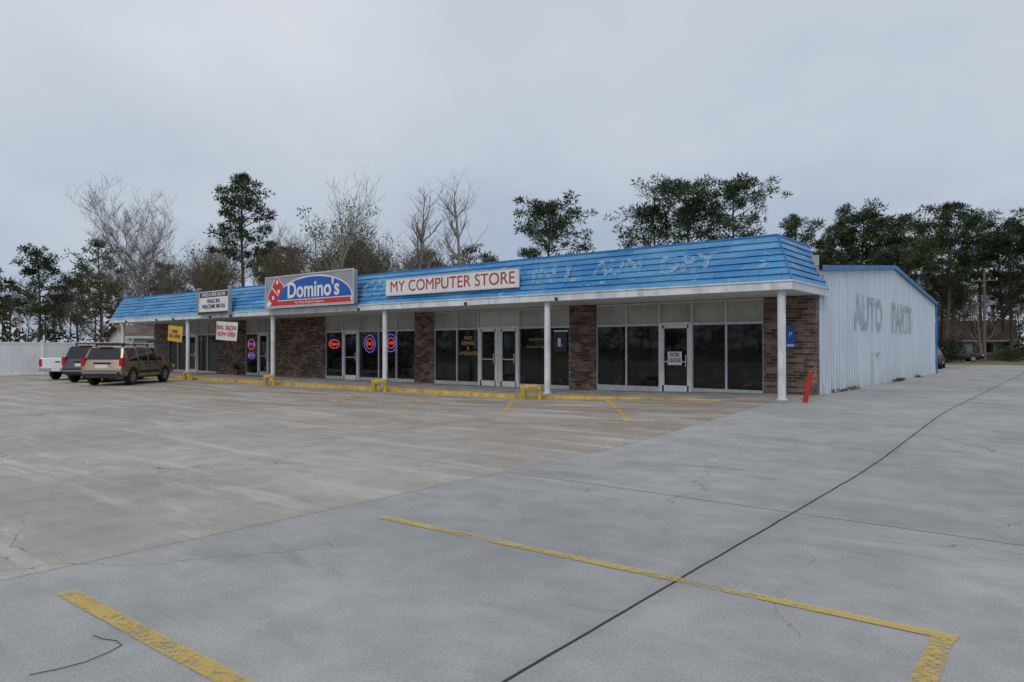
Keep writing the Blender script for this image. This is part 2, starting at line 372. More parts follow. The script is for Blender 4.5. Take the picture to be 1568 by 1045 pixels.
for i in range(NC):
    a=edge(i/NC,.035);b=edge((i+1)/NC,.0);c=edge(i/NC,-.005)
    for lo,hi in ((a,b),(c,a)):
        nseg=36
        for k in range(nseg):
            f0,f1=k/nseg,(k+1)/nseg
            m.poly([(lo[0]+(lo[1]-lo[0])*f0,lo[2],lo[3]),(lo[0]+(lo[1]-lo[0])*f1,lo[2],lo[3]),(hi[0]+(hi[1]-hi[0])*f1,hi[2],hi[3]),(hi[0]+(hi[1]-hi[0])*f0,hi[2],hi[3])],BLUE)
        m.poly([(lo[1],lo[2],lo[3]),(lo[1],YB,lo[3]),(hi[1],YB,hi[3]),(hi[1],hi[2],hi[3])],BLUE)
        m.poly([(lo[0],YB,lo[3]),(lo[0],lo[2],lo[3]),(hi[0],hi[2],hi[3]),(hi[0],YB,hi[3])],BLUE)
t=edge(1,.0)
m.poly([(t[0],t[2],ZT),(t[1],t[2],ZT),(t[1],YB,ZT),(t[0],YB,ZT)],ROOFM)
for xx in (edge(0,0),): m.poly([(xx[1]-.02,YB,ZF1),(t[0],YB,ZF1),(t[0],YB,ZT),(t[1],YB,ZT)],SIDING)
m.obj('mansard_roof',B)
m=MB(); e=t
m.box(e[0]-.03,e[1]+.03,e[2]-.03,e[2]+.12,ZT-.02,ZT+.03,TRIMB); m.box(e[1]-.12,e[1]+.03,e[2]+.12,YB,ZT-.02,ZT+.03,TRIMB); m.obj('parapet_cap',B)
m=MB(); a=edge(0,.035); b2=edge(1,.02); m.tube((a[1],a[2],a[3]),(b2[1],b2[2],b2[3]),.025,.025,6,TRIMB); m.obj('hip_flashing',B)
GH=mat_ghost('ghost_paint',(.36,.55,.70),.42,.52,4.5,.9,.45); sl=math.atan2(.5,ZT-ZF1)
def gtext(s,size,x,z,sx=1):
    yy=18.0+.5*(z-ZF1)/(ZT-ZF1)-.06
    text('ghost_letters',s,size,GH,B,(x,yy,z),(R(90)-sl,0,0),sx,.03)
gtext('CO',.95,-21.5,3.85,.9); gtext('IN L',.9,-12.9,3.9,1.1); gtext('AUN',.7,-10.6,3.95,1.1); gtext('DRY',.7,-8.4,3.9,1.2)
GS=mat_ghost('ghost_grey',(.42,.47,.52),.35,.6,1.5,.6,.42)
text('wall_ghost_letters','AUTO',1.5,GS,B,(XR+.034,26.9,2.7),(R(90),0,R(90)),1.0,.08)
text('wall_ghost_letters','PARTS',1.5,GS,B,(XR+.034,32.8,2.7),(R(90),0,R(90)),1.0,.08)
# neon
NR=emis('neon_red',(.9,.10,.09),.75); NB=emis('neon_blue',(.14,.2,.9),.6)
def ring(m,cx,cz,rx,rz_,r,mt,y=YW-.0):
    n=28
    for i in range(n):
        a0,a1=2*math.pi*i/n,2*math.pi*(i+1)/n
        m.tube((cx+rx*math.cos(a0),y,cz+rz_*math.sin(a0)),(cx+rx*math.cos(a1),y,cz+rz_*math.sin(a1)),r,r,5,mt)
for cx,cz,rx,rz2,word,o,i_ in ((-27.15,1.75,.38,.2,'Open',NR,NR),(-24.6,1.75,.36,.38,'DELI',NB,NR),(-23.2,1.78,.36,.38,'SUBS',NB,NR),(-34.2,1.75,.33,.26,'OPEN',NR,NB),(-34.2,1.15,.32,.16,'HOT',NB,NR)):
    s=group('neon_sign',(cx,YW,cz)); m=MB(); ring(m,cx,cz,rx,rz2,.015,o,YW-.03)
    if rz2>.3: ring(m,cx,cz,rx*.62,rz2*.62,.013,i_,YW-.03)
    m.obj('tube',s); text('lettering',word,.24 if rz2<.3 else .17,i_,s,(cx,YW-.035,cz))
# ------------------------------------------------------------------ signs
SW=simple('sign_white',(.74,.74,.72),.45,.08,1.5,dirt=.15); SGY=simple('sign_grey',(.36,.37,.39),.4,.12,2,metal=.3)
SBL=simple('sign_blue',(.015,.10,.42),.35,.08,2); SRD=simple('sign_red',(.55,.03,.035),.4,.12,3); SPU=simple('sign_purple',(.09,.02,.10),.5,.1,3)
s=group('pizza_shop_sign',(-25.15,17.8,4)); m=MB()
m.box(-28.2,-22.1,17.66,17.86,3.34,4.66,SGY); m.box(-28.24,-22.06,17.64,17.665,3.30,3.36,FRAME); m.box(-28.24,-22.06,17.64,17.665,4.64,4.70,FRAME)
m.box(-28.24,-28.18,17.64,17.665,3.36,4.64,FRAME); m.box(-22.12,-22.06,17.64,17.665,3.36,4.64,FRAME)
def arc(cx,z0,rx,rz_,y,mt,n=40):
    m.poly([(cx+rx*math.cos(math.pi*i/n),y,z0+rz_*math.sin(math.pi*i/n)) for i in range(n+1)][::-1],mt)
arc(-24.75,3.62,2.62,.98,17.650,SW); arc(-24.75,3.64,2.54,.90,17.646,SBL)
m.poly([(-28.1,17.652,3.38),(-22.16,17.652,3.38),(-22.16,17.652,3.62),(-28.1,17.652,3.62)],SW)
m.poly([(-27.9,17.648,3.40),(-22.2,17.648,3.40),(-22.3,17.648,3.60),(-27.6,17.648,3.60)],SRD)
def rot(pts,cx,cz,a): 
    return [(cx+x*math.cos(a)-z*math.sin(a),z*math.cos(a)+x*math.sin(a)+cz) for x,z in pts]
def rp(pts,cx,cz,a,y,mt): m.poly([(x,y,z) for x,z in rot(pts,cx,cz,a)],mt)
cx,cz,a=-27.42,4.0,R(-38)
rp([(-.40,-.60),(.40,-.60),(.40,.60),(-.40,.60)],cx,cz,a,17.649,SW)
rp([(-.36,-.56),(.36,-.56),(.36,-.03),(-.36,-.03)],cx,cz,a,17.645,SRD)
rp([(-.36,.03),(.36,.03),(.36,.56),(-.36,.56)],cx,cz,a,17.645,SRD)
for px,pz in ((0,-.3),(-.17,.42),(.17,.17)):
    rp([(.09*math.cos(k*math.pi/8)+px,.09*math.sin(k*math.pi/8)+pz) for k in range(16)],cx,cz,a,17.642,SW)
m.obj('cabinet',s)
text('lettering',"Domino's",.92,SW,s,(-24.75,17.640,4.0),sx=1.0,bold=.022)
text('tagline',"The Pizza Delivery Experts",.17,SW,s,(-25,17.642,3.5),sx=1.1)
s=group('computer_store_sign',(-17.3,18,3.87)); m=MB(); m.box(-20.57,-14.13,17.98,18.03,3.57,4.15,SW); m.box(-20.6,-14.1,17.975,18.04,3.54,3.57,FRAME); m.box(-20.6,-14.1,17.975,18.04,4.15,4.18,FRAME)
for xx in (-20.3,-17.3,-14.4): m.box(xx,xx+.05,18.03,18.4,4.0,4.05,FRAME); m.box(xx,xx+.05,18.03,18.2,3.65,3.7,FRAME)
m.obj('board',s); text('lettering','MY COMPUTER STORE',.58,simple('letter_red',(.42,.05,.045),.6,.35,6),s,(-17.3,17.970,3.86),sx=1.03)
s=group('salon_roof_sign',(-32.9,17.8,3.9)); m=MB(); m.box(-34.3,-31.46,17.74,17.82,3.34,4.36,SW)
for xx in (-34.36,-31.48): m.box(xx,xx+.08,17.7,17.86,3.2,4.55,SGY)
m.box(-34.28,-31.48,17.72,17.84,4.36,4.44,DARK); m.box(-34.28,-31.48,17.72,17.84,3.27,3.34,DARK)
m.box(-34.2,-31.56,17.735,17.742,4.05,4.3,SPU); m.obj('cabinet',s)
text('lettering','NAILS & HAIR SALON',.23,SW,s,(-32.88,17.73,4.17),bold=.004); text('lettering','WALK INS\nWELCOME 409-755',.26,SPU,s,(-32.88,17.73,3.72),bold=.006)
def banner(name,x0,x1,z0,z1,mt,txt,tm,size,tilt,y=17.98):
    cx,cz=(x0+x1)/2,(z0+z1)/2; s=group(name,(cx,y,cz)); m=MB(); n=10
    for i in range(n):
        for j in range(6):
            q=[]
            for (ii,jj) in ((i,j),(i+1,j),(i+1,j+1),(i,j+1)):
                u=(ii/n-.5)*(x1-x0); v=(jj/6-.5)*(z1-z0); a=R(tilt)
                q.append((cx+u*math.cos(a)-v*math.sin(a),y+.02+.018*math.sin(ii*1.1+jj*.5),cz+u*math.sin(a)+v*math.cos(a)))
            m.poly(q,mt)
    for u in (x0+.05,x1-.05):
        m.tube((u,y+.03,z1-.05+math.tan(R(tilt))*(u-cx)),(u,y+.03,ZF0+.02),.008,.008,4,DARK)
    m.obj('sheet',s,smooth=True); text('lettering',txt,size,tm,s,(cx,y-.008,cz),(R(90),R(-tilt),0),bold=.003)
banner('yellow_banner',-38.1,-36.5,1.9,2.72,simple('banner_yellow',(.70,.40,.06),.6,.1,2),'OPEN\nCALL NOW',DARK,.24,-4)
banner('nail_salon_banner',-33.1,-31.15,1.93,2.83,SW,'NAIL SALON\nNOW OPEN',SRD,.31,-3)
s=group('accessible_parking_sign',(-6.35,20.5,1.87)); m=MB(); m.box(-6.46,-6.22,YW-.07,YW-.051,1.58,2.17,SBL); m.box(-6.44,-6.24,YW-.073,YW-.0705,1.62,1.68,SW); m.obj('plate',s); text('lettering','P',.20,SW,s,(-6.34,YW-.075,1.95))
s=group('for_lease_sign',(-9.9,20.5,1.25)); m=MB(); m.box(-10.12,-9.64,YW-.09,YW-.075,1.04,1.46,SW); m.obj('plate',s); text('lettering','FOR\nLEASE',.17,DARK,s,(-9.88,YW-.093,1.27),bold=.002)
GOLD=simple('gold_letters',(.48,.32,.09),.5,.1,5)
s=group('window_lettering',(-18.7,20.6,1.7)); text('lettering','FAST\nREPAIRS\n&\nUPGRADES',.2,GOLD,s,(-18.74,YW+.03,1.65),bold=.004)
text('lettering','Mon-Fri 9-6\n\nComputer Cases',.13,GOLD,s,(-15.4,YW+.03,1.75))
s=group('window_poster',(-14.3,20.6,1.7)); m=MB(); m.box(-14.6,-14.05,YW+.02,YW+.035,1.45,2.1,simple('poster_dark',(.02,.025,.05),.4,.1,8)); m.box(-14.42,-14.30,YW+.012,YW+.018,1.62,1.92,SW); m.box(-14.28,-14.18,YW+.012,YW+.018,1.62,1.72,SRD); m.box(-14.6,-14.0,YW+.02,YW+.034,2.14,2.2,SW); m.obj('sheet',s)
# ------------------------------------------------------------------ street furniture
for bx in (-12.75,-19.6,-26.6,-33.6):
    m=MB(); y=16.85
    pts=[(-.3,0),(-.3,.30),(-.24,.37),(.24,.37),(.3,.30),(.3,0)]
    for p,q in zip(pts[:-1],pts[1:]): m.tube((p[0],0,p[1]-.02),(q[0],0,q[1]),.085,.085,10,YELLOW,True)
    m.box(-.37,.37,-.07,.07,.29,.42,YELLOW)
    m.obj('parking_guard',loc=(bx,y,gz(bx,y)))
m=MB(); m.tube((0,0,-.05),(.13,.02,.74),.062,.058,14,RED,True); m.tube((.13,.02,.74),(.14,.02,.78),.05,.02,14,RED,True); m.obj('red_bollard',loc=(-5.15,17.75,gz(-5.15,17.75)))
m=MB(); m.lathe([(.0,.0),(.14,0),(.19,.32),(.17,.32),(.15,.26),(.0,.26)],16,simple('terracotta_pot',(.18,.08,.05),.8)); rg=random.Random(3)
for i in range(260):
    a=rg.random()*6.28; e_=rg.random()*1.4; d=Vector((math.cos(a)*math.cos(e_),math.sin(a)*math.cos(e_),math.sin(e_)))
    p=Vector((0,0,.3))+d*rg.random()*.3; q=p+d*.14; w=Vector((-d.y,d.x,.2)).normalized()*.03; m.poly([p-w,q,p+w],OLIVE)
m.obj('potted_plant',loc=(-34.9,20.1,zs(-34.9)))
m=MB(); pts=[(-3.99,1.22),(-3.95,1.33),(-3.93,1.45),(-3.96,1.57),(-4.0,1.65),(-4.08,1.66),(-4.17,1.62),(-4.26,1.61)]
for p,q in zip(pts[:-1],pts[1:]): m.tube((p[0],p[1],.006),(q[0],q[1],.006),.0022,.0022,5,DARK)
m.obj('loose_wire')
m=MB(); FX=-46.3; y=5
FW=simple('fence_white',(.80,.81,.82),.5,.08,1.2,dirt=.1)
while y<24:
    m.box(FX-.06,FX+.06,y-.06,y+.06,-.05,1.95,FW); m.box(FX-.075,FX+.075,y-.075,y+.075,1.95,1.99,FW)
    k=0
    while k<2.28:
        m.box(FX-.015,FX+.015,y+.07+k,y+.07+k+.15,.08,1.80,FW); k+=.158
    m.box(FX-.035,FX+.035,y+.06,y+2.38,1.80,1.89,FW); m.box(FX-.035,FX+.035,y+.06,y+2.38,.02,.14,FW)
    if int(y*3)%2==0: m.box(FX-.03,FX+.03,y+.02,y+.08,1.95,2.3,FW)
    y+=2.44
m.obj('white_fence')
# ------------------------------------------------------------------ houses
def house(name,cx,cy,ang,L,W,He,Hr,wall,roof,trim):
    g_=group(name,(cx,cy,0)); g_.rotation_euler=(0,0,R(ang)); 
    def add(m,n): 
        o=bpy.data.objects.new(n,m.mesh(n)); sc.collection.objects.link(o); o.parent=g_
    z0=-.1; l,w=L/2,W/2
    m=MB(); m.box(-l,l,-w,w,z0,He,wall)
    for s_ in (-1,1): m.poly([(s_*l,-w,He),(s_*l,w,He),(s_*l,0,Hr-.1)],wall)
    add(m,'walls'); m=MB(); o_=.5; k=(Hr-He)/w
    for s_ in (-1,1):
        m.poly([(-l-o_,s_*(w+o_),He-o_*k),(l+o_,s_*(w+o_),He-o_*k),(l+o_,0,Hr),(-l-o_,0,Hr)],roof)
        m.box(-l-o_,l+o_,min(s_*(w+o_),s_*(w+o_+.04)),max(s_*(w+o_),s_*(w+o_+.04)),He-o_*k-.16,He-o_*k+.02,trim)
    add(m,'roof'); m=MB()
    for s_ in (-1,1):
        for u in (-l*.65,-l*.2,l*.55):
            m.box(u-.5,u+.5,s_*w-.04,s_*w+.04,1.0,2.1,GLASS); m.box(u-.58,u+.58,s_*w-.03,s_*w+.03,.92,2.18,trim)
        m.box(l*.15-.45,l*.15+.45,s_*w-.04,s_*w+.04,0,2.05,trim)
    add(m,'windows_and_door')
SHN=simple('brown_shingles',(.13,.09,.07),.9,.3,2); SHG=simple('rusty_roof',(.17,.12,.095),.8,.4,1)
HW=simple('house_wall_white',(.60,.60,.57),.7,.1,1); HT=simple('house_wall_tan',(.30,.24,.19),.8,.2,1)
house('brick_house',-10.6,98,4,9.5,9,2.6,4.7,HT,SHN,HW)
house('shed',-1.5,104,0,5,7,2.4,3.8,HW,SHG,WHITE)
house('white_house',-63,31,80,10,7,2.6,3.5,HW,SHG,WHITE)
def pole(x,y,h,name='utility_pole'):
    m=MB(); m.tube((0,0,-.1),(0,0,h),.14,.1,8,BARKB,True); m.box(-1.1,1.1,-.06,.06,h-1.0,h-.88,BARKB)
    for u in (-1,-.4,.4,1): m.lathe([(.05,h-.88),(.06,h-.8),(.03,h-.7),(0,h-.69)],8,WHITE,(u,0,0))
    m.obj(name,loc=(x,y,.2))
pole(-7.0,82,8.8)
# ------------------------------------------------------------------ trees
def leafball(m,c,r,n,size,mt,rg,flat=.6,wid=.32):
    k=m.mat(mt)
    for i in range(n):
        u=rg.random()*6.283; z=rg.uniform(-1,1); q=math.sqrt(1-z*z); d=Vector((q*math.cos(u),q*math.sin(u),z))
        rr=r*rg.random()**.45; p=Vector(c)+Vector((d.x*rr,d.y*rr,d.z*rr*flat))
        dd=(d+Vector((rg.uniform(-.8,.8),rg.uniform(-.8,.8),rg.uniform(-.3,.9)))).normalized()
        L=size*rg.uniform(.6,1.3); w=dd.cross(Vector((rg.uniform(-1,1),rg.uniform(-1,1),rg.uniform(-1,1)))).normalized()*L*wid*.5
        b=len(m.v); e=p+dd*L; m.v+=[tuple(p-w),tuple(p+w),tuple(e)]; m.f.append((b,b+1,b+2)); m.mi.append(k)
def pine(loc,h,cw,base,seed,nl=34,dens=70,size=.32,name='pine_tree'):
    rg=random.Random(seed); m=MB(); pts=[]; lean=Vector((rg.uniform(-.03,.03),rg.uniform(-.03,.03),0))
    N=12
    for i in range(N+1):
        f=i/N; pts.append(Vector((lean.x*h*f+.15*math.sin(f*5+seed),lean.y*h*f+.15*math.cos(f*4+seed)-.15,h*.93*f-.1)))
    r0=.010*h+.05
    for i in range(N): m.tube(pts[i],pts[i+1],r0*(1-.8*i/N),r0*(1-.8*(i+1)/N),7,BARKP)
    def at(f):
        k=min(N-1,int(f*N)); return pts[k].lerp(pts[k+1],f*N-k)
    for i in range(nl):
        g=(i+.5)/nl; f=base+(1-base)*g**.85; p=at(min(.995,f)); prof=(math.sin(math.pi*min(1,(.18+.82*g)))**.6)*(.62 if g>.93 else 1)
        L=cw/2*prof*rg.uniform(.45,1.2); a=i*2.4+rg.uniform(-.6,.6); up=rg.uniform(-.05,.4)+.4*g
        d=Vector((math.cos(a),math.sin(a),up)).normalized(); q=p; rr=r0*.3*(1-.6*g)
        mt=PINEA if rg.random()<.55 else PINEB
        for s in range(3):
            d=(d+Vector((rg.uniform(-.25,.25),rg.uniform(-.25,.25),rg.uniform(-.1,.25)))).normalized(); e=q+d*L/3
            m.tube(q,e,rr*(1-s*.3),rr*(1-(s+1)*.3)+.008,4,BARKP); q=e
            if s>0 or L<1.2:
                for t in range(3 if L>1.5 else 1):
                    o=Vector((rg.uniform(-1,1),rg.uniform(-1,1),rg.uniform(-.4,.5)))*L*.27
                    m.tube(q,q+o,.02,.01,3,BARKP)
                    leafball(m,q+o,rg.uniform(.3,.68)*(.6+cw/18),int(dens*.62*rg.uniform(.4,1.2)),size,mt if rg.random()<.7 else PINEB,rg,.55)
    for i in range(7):
        f=base*rg.uniform(.45,1); p=at(f); a=rg.random()*6.3; d=Vector((math.cos(a),math.sin(a),.1)); m.tube(p,p+d*rg.uniform(.4,1.6),.035,.01,4,BARKP)
    zmax=max(v[2] for v in m.v); k=h/zmax; m.v=[(x,y,z*k if z>0 else z) for x,y,z in m.v]
    return m.obj(name,loc=loc)
def bare(loc,h,spread,seed,mt,depth=4,nch=5,leaf=None,leafn=0,trunkfrac=.35,up=.25,name='bare_tree',tw=.6,lead=.72,c0=(.45,.68),n0=None,r_=1):
    rg=random.Random(seed); m=MB(); tips=[]
    def grow(p,d,L,r,dep):
        ns=7 if dep==depth else (5 if dep==depth-1 else 3)
        st=[]
        for s in range(ns):
            j=.07 if dep==depth else .22
            d=(d+Vector((rg.uniform(-j,j),rg.uniform(-j,j),rg.uniform(-j*.5,j)+up*.12*(dep<depth)))).normalized()
            q=p+d*L/ns; r1=r*(1-.6/ns); m.tube(p,q,r,max(.009,r1),6 if dep>=depth-1 else 3,mt); r=max(.009,r1); p=q
            if not(dep==depth and (s+1)/ns<trunkfrac): st.append((p,d,r))
        tips.append(p)
        if dep<=0: return
        for k in range((n0 or nch) if dep==depth else (nch if dep>1 else nch-1)):
            q,dd,rr=st[rg.randrange(len(st))]; a=rg.random()*6.283
            o=Vector((math.cos(a),math.sin(a),rg.uniform(-.1,.7)*1)); o=(dd*rg.uniform(.5,1.1)+o*spread*rg.uniform(.6,1.1)).normalized()
            cf=rg.uniform(*c0) if dep==depth else rg.uniform(.42,.68)
            grow(q,o,L*cf,max(.013,rr*tw),dep-1)
    grow(Vector((0,0,-.1)),Vector((0,0,1)),h*lead,(h*.010+.04)*r_,depth)
    zmax=max(v[2] for v in m.v); k=h/zmax; m.v=[(x*k,y*k,z*k) for x,y,z in m.v]
    if leaf:
        for i in range(leafn):
            p=tips[rg.randrange(len(tips))]*k
            if p.z<h*.8: leafball(m,p,.6,14,.2,leaf,rg,.8,.5)
    return m.obj(name,loc=loc)
def copy(o,loc,s=1,rz_=0):
    c=bpy.data.objects.new(o.name.split('.')[0],o.data); c.location=loc; c.scale=(s,s,s); c.rotation_euler=(0,0,rz_); sc.collection.objects.link(c); return c
p1=pine((-80.4,25.3,0),12.0,5.6,.40,11,32,75); p2=pine((-75.6,29.1,0),12.6,5,.4,12,26,50)
p3=pine((-57.1,33.7,0),17.2,5.6,.50,13,36,80); pine((-65.5,43.6,0),12.6,4.8,.4,14,26,60)
pine((-35.1,48.8,0),14.7,7.2,.45,15,38,85); pine((-45.7,53,0),11.4,3.6,.5,16,16,50)
pine((-29.1,56.1,.2),14.5,8.4,.5,17,36,55); pine((-25.7,56.4,.2),16.8,9,.5,18,46,80); pine((-22.6,58.1,.2),16.2,7.4,.5,19,36,75)
pine((-20.4,66.9,.2),13.7,5,.5,20,24,70)
p4=pine((-15.2,71.3,.2),15.4,8.8,.45,21,46,95); pine((-17.6,71,.2),13.4,6.6,.45,22,32,85); pine((-12.8,73,.2),14.0,6.6,.45,23,30,75)
pine((-10.1,81.6,.2),16.4,7.6,.42,24,42,85); pine((-8.1,89.6,.2),16.2,6.8,.45,25,34,70); pine((-5.4,88.1,.2),15.4,7.2,.4,26,38,80); pine((-2.6,84,.2),15,7,.35,27,36,80); pine((-11.8,92,.2),14.8,6,.35,36,32,80)
pine((-21.5,63.0,.2),9.5,5,.35,37,22,70)
for bb,l,s_,r_ in ((p1,(-88,21,0),.95,1.2),(p2,(-71.5,33,0),.82,2),(p1,(-84,30,0),.85,3),(p4,(-20.8,78,.2),.80,2.2),(p4,(-15,86,.2),.95,4.2),(p1,(-52.8,52,0),1.0,.6),(p2,(-93,24,0),.9,.6),(p3,(-62.5,40,0),.72,1.),(p1,(-58,46,0),1.05,2),(p2,(-50,55,0),1.0,3),(p1,(-68,36,0),.85,4),(p4,(-6.6,96,.2),1.0,1.),(p4,(-19,90,.2),.9,5)): copy(bb,l,s_,r_)
bare((-66.5,30.2,0),18.0,.85,31,BARKG,5,5,None,0,.2,.3,tw=.62,n0=9,lead=.68,c0=(.5,.7))
b1=bare((-61,33,0),13,.8,32,BARKB,4,7,OLIVE,120,.2,.3,n0=9)
b2_=bare((-54.5,36.5,0),13,.8,33,BARKB,4,7,OLIVE,200,.2,.3,n0=9)
bare((-45.3,34.2,0),16.2,.95,54,BARKG,4,4,OLIVE,110,.4,.35,lead=.75,c0=(.5,.7),n0=5,tw=.72,r_=1.25)
bare((-48.0,39,0),15.4,.75,47,BARKG,4,6,OLIVE,200,.35,.4,lead=.8,c0=(.3,.5),n0=8)
b3=bare((-46.0,38,0),13.2,.75,35,BARKB,4,7,OLIVE,260,.25,.4,n0=9)
bare((-44.0,41.8,0),16.4,1.0,46,BARKG,3,6,None,0,.35,.35,lead=.97,c0=(.13,.26),n0=22,r_=1.15)
bare((-40.8,44.2,0),17.4,1.0,38,BARKG,3,5,None,0,.4,.35,lead=.97,c0=(.12,.22),n0=18,r_=1.15)
for bb,l,s_,r_ in ((b1,(-70,33,0),.9,1),(b2_,(-65,36,0),.95,2),(b3,(-58,38,0),.92,3),(b1,(-57.5,30.5,0),.8,4),(b2_,(-51,40,0),.95,5),(b3,(-49.5,36.5,0),.95,.5),(b1,(-43,38,0),.85,1.5),(b3,(-47,47,0),1.0,2.5),(b2_,(-52,33,0),.8,3.5),(b1,(-75,31,0),.8,4.5),(b3,(-80,28,0),.75,5.5),(b2_,(-86,26,0),.72,.2),
    (b3,(-45,44,0),.92,4.4),(b2_,(-53.5,44,0),1.0,.7),(b1,(-60,42,0),1.0,2.7),(b2_,(-72,28,0),.85,3.9),(b3,(-62.5,29,0),.78,1.1),
    (b1,(-42,48,0),.8,.9),(b2_,(-38.5,50,0),.76,1.9),(b3,(-9.5,84,.2),.85,2.1),(b1,(-14,80,.2),.9,3.1),(b2_,(-4.8,92,.2),.9,4.1),(b3,(-18,75,.2),.85,5.1),(b1,(-7.5,95,.2),.8,.1),(b3,(-12,88,.2),.9,.8)):
    copy(bb,l,s_,r_)
bare((-7.6,86,.2),10.5,.8,43,BARKG,4,5,None,0,.2,.3,n0=8)
def bush(loc,r,h,seed,mt,n=18,name='bush'):
    rg=random.Random(seed); m=MB()
    for i in range(n):
        a=rg.random()*6.3; q=r*rg.random()**.6; c=(q*math.cos(a),q*math.sin(a),h*rg.uniform(.15,.8)*(1-.4*q/r)); m.tube((c[0]*.3,c[1]*.3,0),c,.03,.01,4,BARKB); leafball(m,c,.65*min(r,1.2),120,.2,mt,rg,.8,.5)
    return m.obj(name,loc=loc)
u1=bush((-9.9,78,.2),2.0,3.0,51,PINEA); bush((-11.6,70,.2),1.2,1.4,52,OLIVE,12); bush((-5.6,86,.2),1.3,1.4,53,OLIVE,12)
copy(u1,(-12.8,92,.2),.8,1); copy(u1,(-5.4,93,.2),.9,2); copy(u1,(-4.6,80,.2),.5,3); copy(u1,(-57,21,0),.7,3); copy(u1,(-59,35,0),.9,3); copy(u1,(-54,15,0),.6,5)
m=MB(); rg=random.Random(8)
for i in range(60):
    y=rg.choice((22.5,24.2,31,31.4,32,36))+rg.gauss(0,.35); x=XR+.08+rg.random()*.12
    leafball(m,(x,y,gz(x,y)+.03),.07,10,.09,OLIVE if rg.random()<.5 else BROWNL,rg)
m.obj('weeds')
m=MB(); rg=random.Random(99)
N=250
for i in range(N):
    a=2*math.pi*i/N+rg.uniform(-.01,.01); rad=rg.uniform(106,128); cx,cy=-15+rad*math.cos(a),15+rad*math.sin(a); h=rg.uniform(6.5,11.5)*(1+.15*math.sin(a*9))
    m.tube((cx,cy,0),(cx,cy,h*.8),.18,.08,4,BARKP)
    mt=rg.choice((PINEA,PINEA,OLIVE,PINEB,BROWNL))
    for k in range(9):
        f=rg.uniform(.12,1); leafball(m,(cx+rg.uniform(-2,2)*(1.25-f),cy+rg.uniform(-2,2)*(1.25-f),h*f),1.6*(1.3-.6*f),32,.85,mt if rg.random()<.7 else PINEA,rg,.75,.5)
m.obj('distant_tree_line')
